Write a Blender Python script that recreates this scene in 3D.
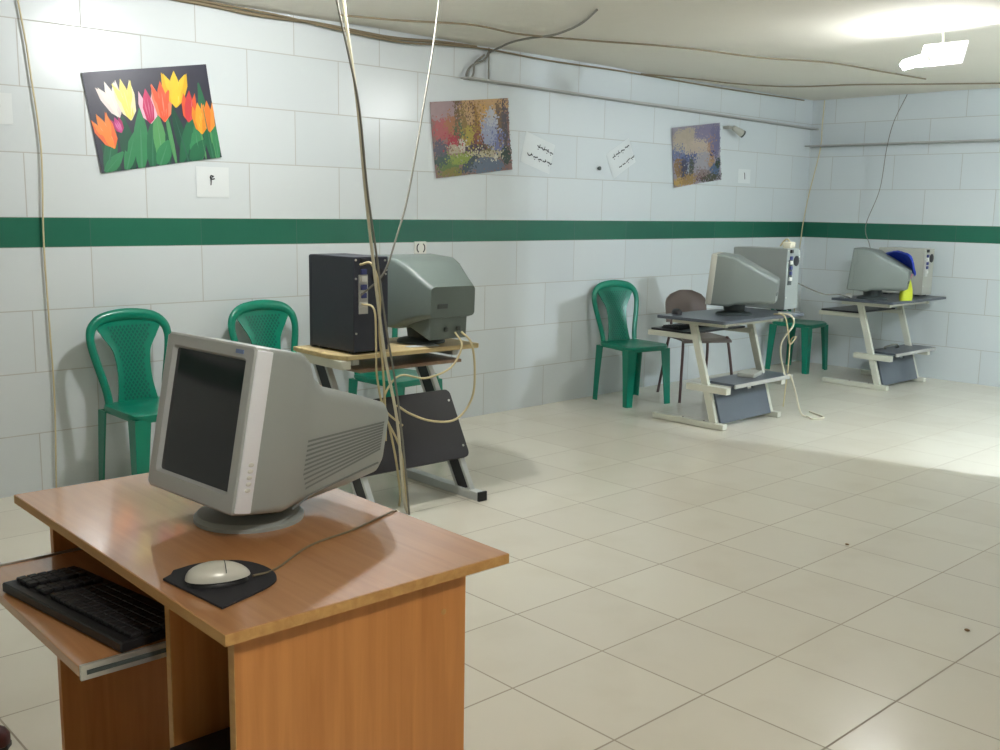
import bpy, bmesh, math, random
from mathutils import Vector, Matrix, noise
for o in list(bpy.data.objects): bpy.data.objects.remove(o)
scene = bpy.context.scene
COL = scene.collection
PI = math.pi
random.seed(7)

# ---------------------------------------------------------------- camera
cam_d = bpy.data.cameras.new('camera'); cam = bpy.data.objects.new('camera', cam_d); COL.objects.link(cam)
pitch, roll, yaw = 0.1618, 0.0170, 0.8021
fw = Vector((math.cos(yaw)*math.cos(pitch), math.sin(yaw)*math.cos(pitch), -math.sin(pitch)))
rt0 = Vector((math.sin(yaw), -math.cos(yaw), 0)); up0 = rt0.cross(fw)
rt = rt0*math.cos(roll) + up0*math.sin(roll); up = -rt0*math.sin(roll) + up0*math.cos(roll)
mw = Matrix.Identity(4)
for i in range(3):
    mw[i][0], mw[i][1], mw[i][2] = rt[i], up[i], -fw[i]
mw.translation = Vector((-8.8953, -5.0605, 1.4126))
cam.matrix_world = mw
cam_d.sensor_width = 36; cam_d.lens = 36*1.02228; cam_d.clip_start = 0.05
scene.camera = cam

# ---------------------------------------------------------------- world, lamps' light, exposure
w = bpy.data.worlds.new('world'); scene.world = w; w.use_nodes = True
w.node_tree.nodes['Background'].inputs[0].default_value = (0.8, 0.9, 1, 1)
w.node_tree.nodes['Background'].inputs[1].default_value = 0.05
scene.view_settings.view_transform = 'Standard'; scene.view_settings.look = 'None'
scene.view_settings.gamma = 1; scene.view_settings.use_curve_mapping = False
scene.view_settings.exposure = 1.0
LAMPS = [((-3.10, -2.46, 2.27), 28, (0.97, 0.985, 1.0)), ((-6.25, -1.45, 2.37), 38, (0.97, 0.985, 1.0)), ((-2.78, -4.55, 2.28), 215, (0.76, 0.87, 1.0)), ((-8.35, -5.25, 2.33), 42, (1.0, 0.97, 0.93))]
for p, e, c in LAMPS:
    l = bpy.data.lights.new('lamp_light', 'POINT'); l.energy = e; l.shadow_soft_size = .05; l.color = c
    lo = bpy.data.objects.new('lamp_light', l); lo.location = p; COL.objects.link(lo)

# ---------------------------------------------------------------- materials
def lin(c):
    return tuple(((v/255)/12.92 if v/255 <= .04045 else ((v/255+.055)/1.055)**2.4) for v in c) + (1,)
def mat(name, rgb, rough=.5, metal=0, spec=.5, noise_amt=0, noise_scale=8, bump=0, bump_scale=60, coat=0, emit=None):
    m = bpy.data.materials.new(name); m.use_nodes = True; nt = m.node_tree; b = nt.nodes['Principled BSDF']
    b.inputs['Roughness'].default_value = rough; b.inputs['Metallic'].default_value = metal
    b.inputs['Specular IOR Level'].default_value = spec
    b.inputs['Coat Weight'].default_value = coat; b.inputs['Coat Roughness'].default_value = .15
    tc = nt.nodes.new('ShaderNodeTexCoord')
    n = nt.nodes.new('ShaderNodeTexNoise'); n.inputs['Scale'].default_value = noise_scale; n.inputs['Detail'].default_value = 4
    nt.links.new(tc.outputs['Object'], n.inputs['Vector'])
    mx = nt.nodes.new('ShaderNodeMix'); mx.data_type = 'RGBA'
    c = lin(rgb); d = tuple(v*(1-noise_amt) for v in c[:3])+(1,)
    mx.inputs[6].default_value = c; mx.inputs[7].default_value = d
    nt.links.new(n.outputs['Fac'], mx.inputs[0]); nt.links.new(mx.outputs[2], b.inputs['Base Color'])
    if bump:
        n2 = nt.nodes.new('ShaderNodeTexNoise'); n2.inputs['Scale'].default_value = bump_scale
        nt.links.new(tc.outputs['Object'], n2.inputs['Vector'])
        bp = nt.nodes.new('ShaderNodeBump'); bp.inputs['Strength'].default_value = bump; bp.inputs['Distance'].default_value = .004
        nt.links.new(n2.outputs['Fac'], bp.inputs['Height']); nt.links.new(bp.outputs['Normal'], b.inputs['Normal'])
    if emit:
        b.inputs['Emission Color'].default_value = lin(emit[0]); b.inputs['Emission Strength'].default_value = emit[1]
    return m
def tile_mat(name, c1, c2, joint, bw, rh, off, mortar, rough, jrough=.7, bump=.25, stain=None):
    m = bpy.data.materials.new(name); m.use_nodes = True; nt = m.node_tree; b = nt.nodes['Principled BSDF']
    uv = nt.nodes.new('ShaderNodeUVMap')
    br = nt.nodes.new('ShaderNodeTexBrick'); br.inputs['Scale'].default_value = 1
    br.offset = off; br.offset_frequency = 2; br.squash = 1
    br.inputs['Brick Width'].default_value = bw; br.inputs['Row Height'].default_value = rh
    br.inputs['Mortar Size'].default_value = mortar; br.inputs['Mortar Smooth'].default_value = .3; br.inputs['Bias'].default_value = 0
    br.inputs['Color1'].default_value = lin(c1); br.inputs['Color2'].default_value = lin(c2); br.inputs['Mortar'].default_value = lin(joint)
    nt.links.new(uv.outputs['UV'], br.inputs['Vector'])
    out = br.outputs['Color']
    if stain:
        n = nt.nodes.new('ShaderNodeTexNoise'); n.inputs['Scale'].default_value = stain[1]; n.inputs['Detail'].default_value = 5
        nt.links.new(uv.outputs['UV'], n.inputs['Vector'])
        rp = nt.nodes.new('ShaderNodeMapRange'); rp.inputs[1].default_value = .5; rp.inputs[2].default_value = .8; rp.inputs[3].default_value = 0; rp.inputs[4].default_value = stain[2]
        nt.links.new(n.outputs['Fac'], rp.inputs[0])
        mx = nt.nodes.new('ShaderNodeMix'); mx.data_type = 'RGBA'; nt.links.new(rp.outputs[0], mx.inputs[0])
        nt.links.new(out, mx.inputs[6]); mx.inputs[7].default_value = lin(stain[0]); out = mx.outputs[2]
    nt.links.new(out, b.inputs['Base Color'])
    mr = nt.nodes.new('ShaderNodeMapRange'); mr.inputs[3].default_value = rough; mr.inputs[4].default_value = jrough
    nt.links.new(br.outputs['Fac'], mr.inputs[0]); nt.links.new(mr.outputs[0], b.inputs['Roughness'])
    bp = nt.nodes.new('ShaderNodeBump'); bp.invert = True; bp.inputs['Strength'].default_value = bump; bp.inputs['Distance'].default_value = .003
    nt.links.new(br.outputs['Fac'], bp.inputs['Height']); nt.links.new(bp.outputs['Normal'], b.inputs['Normal'])
    return m
def wood_mat(name, ca, cb, rough=.35, axis='Z', coat=0.0):
    m = bpy.data.materials.new(name); m.use_nodes = True; nt = m.node_tree; b = nt.nodes['Principled BSDF']
    tc = nt.nodes.new('ShaderNodeTexCoord'); mp = nt.nodes.new('ShaderNodeMapping')
    mp.inputs['Scale'].default_value = {'Z': (30, 30, 1.5), 'X': (1.5, 30, 30), 'Y': (30, 1.5, 30)}[axis]
    n = nt.nodes.new('ShaderNodeTexNoise'); n.inputs['Scale'].default_value = 1.6; n.inputs['Detail'].default_value = 6; n.inputs['Distortion'].default_value = .6
    nt.links.new(tc.outputs['Object'], mp.inputs['Vector']); nt.links.new(mp.outputs['Vector'], n.inputs['Vector'])
    rp = nt.nodes.new('ShaderNodeMapRange'); rp.inputs[1].default_value = .3; rp.inputs[2].default_value = .7
    nt.links.new(n.outputs['Fac'], rp.inputs[0])
    mx = nt.nodes.new('ShaderNodeMix'); mx.data_type = 'RGBA'; mx.inputs[6].default_value = lin(ca); mx.inputs[7].default_value = lin(cb)
    nt.links.new(rp.outputs[0], mx.inputs[0]); nt.links.new(mx.outputs[2], b.inputs['Base Color'])
    b.inputs['Roughness'].default_value = rough; b.inputs['Coat Weight'].default_value = coat; b.inputs['Coat Roughness'].default_value = .09; b.inputs['Coat IOR'].default_value = 1.65
    return m
WT1, WT2, WJ = (210, 216, 216), (205, 212, 213), (176, 176, 170)
M = {}
M['wall_tile'] = tile_mat('white_wall_tile', WT1, WT2, WJ, .5927, .30, .5, .003, .25)
M['band'] = tile_mat('green_band_tile', (38, 102, 80), (35, 97, 77), (34, 86, 70), .5927, .142, 0, .002, .2)
M['floor'] = tile_mat('beige_floor_tile', (226, 221, 204), (221, 215, 198), (160, 150, 130), 1, 1, 0, .009, .22, .6, .2, ((200, 190, 166), 1.2, .3))
M['ceiling'] = mat('ceiling_plaster', (236, 232, 220), .9, noise_amt=.08, noise_scale=1.5, bump=.6, bump_scale=9)
M['plain_wall'] = mat('painted_wall', (222, 222, 215), .6, noise_amt=.05)
M['ledge'] = mat('ledge_plaster', (176, 176, 170), .6, noise_amt=.1)
M['green'] = mat('green_plastic', (0, 124, 98), .28, noise_amt=.08, noise_scale=4)
M['green_dark'] = mat('green_lattice_openings', (0, 88, 72), .4)
M['wood_top'] = wood_mat('beech_laminate_top', (198, 142, 90), (184, 126, 76), .5, 'Y', .9)
M['wood_v'] = wood_mat('beech_laminate_panel', (206, 140, 76), (188, 122, 62), .38, 'Z')
M['wood_edge'] = wood_mat('edge_band', (206, 160, 96), (184, 134, 74), .5, 'Y')
M['wood_dark'] = wood_mat('brown_laminate', (140, 114, 92), (124, 100, 80), .4, 'Z')
M['steel'] = mat('slide_steel', (205, 205, 200), .3, .8)
M['black'] = mat('black_plastic', (28, 28, 31), .45, noise_amt=.2)
M['key'] = mat('black_key', (34, 33, 36), .5, noise_amt=.2)
M['silver'] = mat('silver_plastic', (150, 152, 150), .42, noise_amt=.05)
M['bezel'] = mat('grey_bezel', (186, 189, 187), .45, noise_amt=.05)
M['bright_silver'] = mat('bright_silver_plastic', (244, 246, 250), .35)
M['grey_housing'] = mat('grey_housing', (166, 173, 169), .45, noise_amt=.05)
M['vent'] = mat('vent_shadow_groove', (124, 129, 126), .7)
M['screen'] = mat('tube_glass', (46, 47, 50), .08, spec=.8)
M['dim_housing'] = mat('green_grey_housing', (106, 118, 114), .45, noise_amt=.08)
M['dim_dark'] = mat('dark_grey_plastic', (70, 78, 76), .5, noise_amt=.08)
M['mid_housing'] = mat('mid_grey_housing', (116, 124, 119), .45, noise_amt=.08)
M['pale_housing'] = mat('pale_beige_housing', (178, 178, 166), .45, noise_amt=.08)
M['tower_black'] = mat('black_steel_case', (44, 48, 60), .5, noise_amt=.15)
M['tower_grey'] = mat('pale_grey_case', (150, 157, 153), .5, noise_amt=.08)
M['io_blue'] = mat('blue_port', (58, 66, 120), .5)
M['white_plastic'] = mat('white_plastic', (222, 222, 214), .4)
M['frame_white'] = mat('cream_enamel', (214, 214, 198), .42, noise_amt=.1)
M['frame_grey'] = mat('pale_grey_enamel', (196, 200, 198), .4, .1, noise_amt=.1)
M['desk_black'] = mat('black_laminate', (42, 41, 46), .38, noise_amt=.1)
M['desk_slate'] = mat('slate_laminate', (84, 90, 98), .3, noise_amt=.12)
M['panel_slate'] = mat('blue_grey_panel', (96, 104, 112), .45, noise_amt=.15)
M['ply_top'] = wood_mat('worn_plywood', (206, 186, 138), (186, 164, 118), .5, 'X')
M['brown_seat'] = mat('grey_brown_plastic', (112, 100, 94), .5, noise_amt=.1)
M['brown_tube'] = mat('brown_painted_tube', (86, 62, 58), .4, noise_amt=.1)
M['cable_beige'] = mat('beige_cable', (206, 192, 150), .55, noise_amt=.1)
M['cable_white'] = mat('white_cable', (216, 210, 186), .55, noise_amt=.1)
M['cable_grey'] = mat('grey_cable', (128, 126, 116), .55, noise_amt=.1)
M['cable_brown'] = mat('dusty_brown_cable', (132, 118, 92), .6, noise_amt=.1)
M['paper'] = mat('white_paper', (216, 221, 220), .6, noise_amt=.03)
M['ink'] = mat('black_ink', (48, 50, 52), .7)
M['bulb'] = mat('glowing_tube', (255, 255, 255), .4, emit=((240, 248, 255), 14))
M['reflector'] = mat('white_reflector', (240, 240, 236), .5)
M['blue_bag'] = mat('blue_cloth', (22, 58, 178), .6, noise_amt=.3, noise_scale=12, bump=.4, bump_scale=20)
M['yellow'] = mat('lime_wrapper', (196, 206, 48), .4, noise_amt=.2, noise_scale=20)
M['pink'] = mat('pink_wrapper', (214, 120, 150), .4)
M['red_shoe'] = mat('dark_red_leather', (78, 20, 18), .4, noise_amt=.2)
M['crumb'] = mat('brown_crumb', (140, 112, 76), .8)
M['pad'] = mat('dark_foam', (44, 44, 50), .75, noise_amt=.15)
M['mouse_top'] = mat('pale_silver_plastic', (214, 212, 200), .32, .1)
M['dark_blue_badge'] = mat('blue_badge', (120, 140, 180), .4)

# ---------------------------------------------------------------- mesh helpers
def new_bm(): return bmesh.new()
def add_box(bm, c, s, bev=0, rot=None):
    t = bmesh.new(); bmesh.ops.create_cube(t, size=1)
    bmesh.ops.scale(t, vec=s, verts=t.verts)
    if bev: bmesh.ops.bevel(t, geom=t.edges[:], offset=bev, segments=2, affect='EDGES', profile=.5)
    if rot is not None: bmesh.ops.transform(t, matrix=rot, verts=t.verts)
    bmesh.ops.translate(t, vec=c, verts=t.verts); merge(bm, t)
def merge(bm, t, mi=None):
    me = bpy.data.meshes.new('tmp'); t.to_mesh(me); t.free()
    n0 = len(bm.faces); bm.from_mesh(me); bpy.data.meshes.remove(me)
    if mi is not None:
        bm.faces.ensure_lookup_table()
        for f in bm.faces[n0:]: f.material_index = mi
def cat(pts, n=6):
    P = [Vector(p) for p in pts]
    if len(P) < 3: return P
    out = []
    Q = [P[0]*2-P[1]] + P + [P[-1]*2-P[-2]]
    for i in range(1, len(Q)-2):
        a, b, c, d = Q[i-1:i+3]
        for k in range(n):
            t = k/n
            out.append(.5*((2*b)+(c-a)*t+(2*a-5*b+4*c-d)*t*t+(3*b-a-3*c+d)*t**3))
    out.append(P[-1]); return out
def add_tube(bm, pts, r, seg=8, smooth=True, n=6, flat=None, caps=True):
    P = cat(pts, n) if smooth else [Vector(p) for p in pts]
    rings = []; prev = None
    for i, p in enumerate(P):
        d = (P[min(i+1, len(P)-1)] - P[max(i-1, 0)]).normalized()
        if prev is None:
            a = Vector((0, 0, 1)) if abs(d.z) < .9 else Vector((1, 0, 0))
            u = d.cross(a).normalized()
        else:
            u = (prev - d*prev.dot(d)).normalized()
        prev = u; v = d.cross(u)
        rr = r(i/(len(P)-1)) if callable(r) else r
        rings.append([bm.verts.new(p + (u*math.cos(2*PI*k/seg) + v*math.sin(2*PI*k/seg))*rr) for k in range(seg)])
    skin(bm, rings, caps)
def skin(bm, rings, caps=True, close=True):
    n = len(rings[0]); fs = []
    for a, b in zip(rings, rings[1:]):
        for k in range(n if close else n-1):
            fs.append(bm.faces.new((a[k], a[(k+1) % n], b[(k+1) % n], b[k])))
    if caps and close:
        fs.append(bm.faces.new(list(reversed(rings[0])))); fs.append(bm.faces.new(rings[-1]))
    return fs
def rrect(hw, hh, r, seg=4):
    out = []
    r = min(r, hw*.98, hh*.98)
    for cx, cy, a0 in ((hw-r, hh-r, 0), (-hw+r, hh-r, 90), (-hw+r, -hh+r, 180), (hw-r, -hh+r, 270)):
        for k in range(seg+1):
            a = math.radians(a0+90*k/seg); out.append((cx+r*math.cos(a), cy+r*math.sin(a)))
    return out
def add_lathe(bm, prof, c=(0, 0, 0), seg=32, sx=1, sy=1):
    rings = [[bm.verts.new((c[0]+r*sx*math.cos(2*PI*k/seg), c[1]+r*sy*math.sin(2*PI*k/seg), c[2]+z)) for k in range(seg)] for r, z in prof]
    skin(bm, rings)
def add_prism(bm, poly, axis, a, b, bev=0):
    # poly in the plane normal to axis, extruded from a to b
    def P(p, h):
        return {'x': (h, p[0], p[1]), 'y': (p[0], h, p[1]), 'z': (p[0], p[1], h)}[axis]
    t = bmesh.new()
    A = [t.verts.new(P(p, a)) for p in poly]; B = [t.verts.new(P(p, b)) for p in poly]
    skin(t, [A, B]); bmesh.ops.recalc_face_normals(t, faces=t.faces)
    if bev: bmesh.ops.bevel(t, geom=t.edges[:], offset=bev, segments=1, affect='EDGES')
    merge(bm, t)
def add_bar(bm, p, q, wx, wt, bev=.003):
    # rectangular bar p->q; wx = width along world/local x, wt = other width
    p, q = Vector(p), Vector(q); d = q-p; L = d.length; d.normalize()
    x = Vector((1, 0, 0)); 
    if abs(d.x) > .9: x = Vector((0, 1, 0))
    x = (x - d*x.dot(d)).normalized(); y = d.cross(x)
    R = Matrix((x, y, d)).transposed().to_4x4()
    add_box(bm, (p+q)/2, (wx, wt, L), bev, R)
def obj(name, bm, m, parent=None, smooth=30, label=None):
    bmesh.ops.recalc_face_normals(bm, faces=bm.faces)
    me = bpy.data.meshes.new(name); bm.to_mesh(me); bm.free()
    for x in (m if isinstance(m, list) else [m]): me.materials.append(M[x] if isinstance(x, str) else x)
    o = bpy.data.objects.new(name, me); COL.objects.link(o)
    if smooth:
        for p in me.polygons: p.use_smooth = True
        try: me.set_sharp_from_angle(angle=math.radians(smooth))
        except Exception: pass
    if parent is not None: o.parent = parent
    if label: o['label'] = label
    return o
def tag(o, label, cat_, group=None):
    o['label'] = label; o['category'] = cat_
    if group: o['group'] = group
    return o
def thing(name, label, cat_, loc=(0, 0, 0), rotz=0, group=None):
    o = bpy.data.objects.new(name, None); COL.objects.link(o); o.location = loc; o.rotation_euler = (0, 0, rotz)
    o.empty_display_size = .1
    return tag(o, label, cat_, group)
def struct(name, bm, m, smooth=0):
    o = obj(name, bm, m, None, smooth); o['kind'] = 'structure'; return o
def dup(root, loc, rotz, label, group=None):
    r = root.copy(); COL.objects.link(r); r.location = loc; r.rotation_euler = (0, 0, rotz); r['label'] = label
    if group: r['group'] = group
    for ch in list(root.children):
        c = ch.copy(); COL.objects.link(c); c.parent = r
        for g in list(ch.children):
            d = g.copy(); COL.objects.link(d); d.parent = c
    return r

# ---------------------------------------------------------------- room shell
BB, BT, CZ = 1.191, 1.332, 2.45
XW, YN = -11.5, -8.0
def tiled_wall(name, fn, s0, s1, upos, vflip=0):
    # fn(s, z) -> point ; upos(s) -> u coordinate in metres for tile phase
    bm = bmesh.new(); uvl = bm.loops.layers.uv.new('UVMap')
    def quad(z0, z1, mi, voff):
        vs = [bm.verts.new(fn(s, z)) for s, z in ((s0, z0), (s1, z0), (s1, z1), (s0, z1))]
        f = bm.faces.new(vs); f.material_index = mi
        for l, (s, z) in zip(f.loops, ((s0, z0), (s1, z0), (s1, z1), (s0, z1))): l[uvl].uv = (upos(s), z-voff)
    quad(0, BB, 0, BB-1.2)          # rows counted so that a joint falls on the band
    quad(BB, BT, 1, BB)
    quad(BT, CZ+.03, 0, BT-.6*2)
    me = bpy.data.meshes.new(name); bm.to_mesh(me); bm.free()
    me.materials.append(M['wall_tile']); me.materials.append(M['band'])
    o = bpy.data.objects.new(name, me); COL.objects.link(o); o['kind'] = 'structure'
    return o
U0 = .5927*40
tiled_wall('wall_left', lambda s, z: (s, 0, z), XW, 0, lambda s: s+3.268+U0)
tiled_wall('wall_right', lambda s, z: (0, -s, z), 0, -YN, lambda s: s-1.42+U0)
tiled_wall('wall_back', lambda s, z: (XW, s, z), YN, 0, lambda s: s+U0)
tiled_wall('wall_near', lambda s, z: (s, YN, z), XW, 0, lambda s: s+U0)
# floor with its tile grid turned about a degree from the walls
bm = bmesh.new(); uvl = bm.loops.layers.uv.new('UVMap')
gx, gy, gt, ga = -6.4616, -2.6514, .3993, -.0202
pts = [(XW, YN), (0, YN), (0, 0), (XW, 0)]
f = bm.faces.new([bm.verts.new((x, y, 0)) for x, y in pts])
for l, (x, y) in zip(f.loops, pts):
    dx, dy = x-gx, y-gy
    l[uvl].uv = ((dx*math.cos(ga)+dy*math.sin(ga))/gt+60, (-dx*math.sin(ga)+dy*math.cos(ga))/gt+60)
struct('floor', bm, 'floor')
# ceiling: uneven plaster
bm = bmesh.new(); NX, NY = 92, 64
g = [[bm.verts.new((XW+(0-XW)*i/NX, YN*(1-j/NY), CZ+.007*noise.noise(Vector((i*.23, j*.23, 1))))) for j in range(NY+1)] for i in range(NX+1)]
for i in range(NX):
    for j in range(NY): bm.faces.new((g[i][j], g[i][j+1], g[i+1][j+1], g[i+1][j]))
struct('ceiling', bm, 'ceiling', smooth=60)
# partition just beyond the right edge of the view (its edge shades the floor)
bm = bmesh.new(); add_box(bm, (-3.14, (-3.25+YN)/2, CZ/2+.01), (.12, -3.25*-1*-1-YN, CZ+.02)); struct('wall_partition', bm, 'plain_wall')
# thin ledges running along both walls near the ceiling
bm = bmesh.new(); add_box(bm, (-2.22, -.04, 2.187), (4.40, .08, .012), .002)
o = struct('trim_1', bm, 'ledge')
o.rotation_euler = (0, math.radians(.55), 0); o.location = (0, 0, -.0)
bm = bmesh.new(); add_box(bm, (-.07, -1.62, 2.028), (.14, 3.2, .012), .002); struct('trim_2', bm, 'ledge')

# ---------------------------------------------------------------- moulded plastic chairs
def make_chair(label, loc, rot, group):
    t = thing('plastic_chair', label, 'chair', loc, rot, group)          # faces local -y
    # seat: rounded square, dished, with a rolled skirt
    bm = bmesh.new(); rings = []
    for hw, z in ((.196, .405), (.203, .428), (.200, .440), (.186, .443), (.12, .434), (.03, .431)):
        rings.append([bm.verts.new((x*(1.0 if y < 0 else .93), y, z - (.006 if hw > .15 and y < -.15 else 0))) for x, y in rrect(hw, hw*.97, hw*.34, 5)])
    skin(bm, rings, caps=False); bm.faces.new(rings[-1])
    obj('seat', bm, 'green', t, 50)
    def back_y(z): return .165 + (z-.43)*.19
    # arch frame
    zs = [(-.147, .40), (-.154, .50), (-.178, .61), (-.197, .70), (-.201, .76), (-.184, .81), (-.125, .850), (0, .866)]
    path = zs + [(-x, z) for x, z in reversed(zs[:-1])]
    P = cat([(x, back_y(z) - .03*(1-(x/.21)**2)*0, z) for x, z in path], 5)
    bm = bmesh.new(); rings = []
    for i, p in enumerate(P):
        d = (P[min(i+1, len(P)-1)]-P[max(i-1, 0)]).normalized()
        nrm = Vector((0, 1, -.19)).normalized(); s = d.cross(nrm).normalized(); nn = s.cross(d)
        wv = .021 + .006*max(0, min(1, (p.z-.75)/.12))
        rings.append([bm.verts.new(p + s*wv*math.cos(a) + nn*.014*math.sin(a)) for a in [2*PI*k/10 for k in range(10)]])
    skin(bm, rings); obj('back_frame', bm, 'green', t, 60)
    # splat, flaring at the top into the arch
    bm = bmesh.new(); rows = []
    for i in range(21):
        q = i/20; z = .425 + q*.432
        hw = .108 - .022*math.sin(PI*min(1, q/.75)) + (.10*max(0, (q-.58)/.42)**1.5)
        hw = min(hw, .19 if z < .77 else .19*math.sqrt(max(.05, 1-((z-.77)/.098)**2)))
        rows.append([(hw*(-1+2*k/10), back_y(z)+.012*(1-(-1+2*k/10)**2), z) for k in range(11)])
    for off in (-.004, .004):
        vs = [[bm.verts.new((x, y+off, z)) for x, y, z in r] for r in rows]
        for a, b in zip(vs, vs[1:]):
            for k in range(10): bm.faces.new((a[k], a[k+1], b[k+1], b[k]))
        if off < 0: va = vs
    for k in range(20):
        for c in (0, 10): bm.faces.new((va[k][c], va[k+1][c], vs[k+1][c], vs[k][c]))
    sp = obj('back_splat', bm, 'green', t, 60)
    # flat darker diamonds on splat front and rear, painting the shade of lattice openings
    bm = bmesh.new()
    def hwz(z):
        q = (z-.425)/.432
        return .100 - .022*math.sin(PI*min(1, q/.75)) + (.07*max(0, (q-.62)/.38)**1.6)
    for r in range(25):
        z = .455 + r*.0145
        for k in range(-8, 9):
            x = k*.021 + (.0105 if r % 2 else 0)
            if abs(x) > hwz(z)-.018: continue
            for off in (-.0048, .0048):
                vs = []
                for dx, dz in ((-.0068, 0), (0, -.0095), (.0068, 0), (0, .0095)):
                    X, Z = x+dx, z+dz; h = hwz(Z)
                    vs.append(bm.verts.new((X, back_y(Z)+.012*(1-(X/h)**2)+off*1.25, Z)))
                bm.faces.new(vs)
    obj('lattice', bm, 'green_dark', sp, 0)
    # legs: tapered L-section channels, splayed
    def leg(sx, sy):
        bm = bmesh.new(); rings = []
        for q in (0, .08, .25, .6, 1):
            z = .415*(1-q); ww = .072 - .026*min(1, q*1.15); th = .009
            cx = sx*(.196 + .010*q); cy = sy*(.190 + .014*q)
            wx = ww*1.12 if sy < 0 else ww*.42
            L = [(0, 0), (-wx, 0), (-wx, -th), (-th, -th), (-th, -ww), (0, -ww)]
            r = [bm.verts.new((cx+sx*a, cy+sy*b, z)) for a, b in L]
            rings.append(r)
        skin(bm, rings); return bm
    for sx in (-1, 1):
        for sy in (-1, 1): obj('leg', leg(sx, sy), 'green', t, 0)
    return t
GC = 'green plastic chairs along the wall'
ch = make_chair('green plastic chair against the left wall, behind the grey screen on the wooden desk', (-6.71, -.39, 0), math.radians(2), GC)
dup(ch, (-5.93, -.35, 0), math.radians(2), 'green plastic chair whose arched back shows left of the black computer tower')
dup(ch, (-5.22, -.38, 0), math.radians(5), 'green plastic chair mostly hidden behind the worn plywood desk, seat seen under the desk top')
dup(ch, (-2.945, -.325, 0), math.radians(-12), 'green plastic chair standing clear against the wall, left of the grey-brown chair')
dup(ch, (-.50, -.285, 0), math.radians(3), 'green plastic chair in the far corner, its back hidden by the pale upright computer tower')

# grey-brown school chair
t = thing('school_chair', 'grey-brown plastic chair on brown metal legs behind the desk with the pale narrow tower', 'chair', (-2.40, -.50, 0), math.radians(-29))
bm = bmesh.new(); rings = []
for k in range(9):
    q = k/8; z = .56 + q*.245
    hw = .172 * (1 if q < .6 else math.sqrt(max(.04, 1-((q-.6)/.42)**2)))
    hw = max(hw, .05)
    rings.append([bm.verts.new((hw*(-1+2*j/12), .17+.05*q+.03*(1-(-1+2*j/12)**2), z)) for j in range(13)])
def sheet(bm, rows, th):
    top = rows; bot = [[bm.verts.new(v.co + Vector(th)) for v in r] for r in rows]
    for R in (top, bot):
        for a, b in zip(R, R[1:]):
            for k in range(len(a)-1): bm.faces.new((a[k], a[k+1], b[k+1], b[k]))
    n = len(top)-1; m_ = len(top[0])-1
    for a in range(n):
        for c in (0, m_): bm.faces.new((top[a][c], top[a+1][c], bot[a+1][c], bot[a][c]))
    for a in (0, n):
        for c in range(m_): bm.faces.new((top[a][c], top[a][c+1], bot[a][c+1], bot[a][c]))
sheet(bm, rings, (0, .012, 0)); obj('backrest', bm, 'brown_seat', t, 60)
bm = bmesh.new(); rows = [[bm.verts.new((.2*(-1+2*j/8)*(1-.12*max(0, i/8-.5)), -.2+.38*i/8, .475-.012*math.sin(PI*i/8)*math.sin(PI*j/8)-(.02 if i == 0 else 0))) for j in range(9)] for i in range(9)]
sheet(bm, rows, (0, 0, -.014)); obj('seat', bm, 'brown_seat', t, 60)
for sx in (-1, 1):
    bm = bmesh.new(); add_tube(bm, [(sx*.17, .12, .46), (sx*.18, -.12, .46), (sx*.185, -.17, .44), (sx*.225, -.24, 0)], .011, 8); obj('front_leg', bm, 'brown_tube', t, 60)
    bm = bmesh.new(); add_tube(bm, [(sx*.12, .24, .70), (sx*.13, .17, .5), (sx*.17, .14, .40), (sx*.20, .22, 0)], .011, 8); obj('rear_leg', bm, 'brown_tube', t, 60)
bm = bmesh.new(); add_tube(bm, [(-.17, -.15, .45), (.17, -.15, .45)], .010, 8, False); obj('crossbar', bm, 'brown_tube', t, 60)

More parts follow.
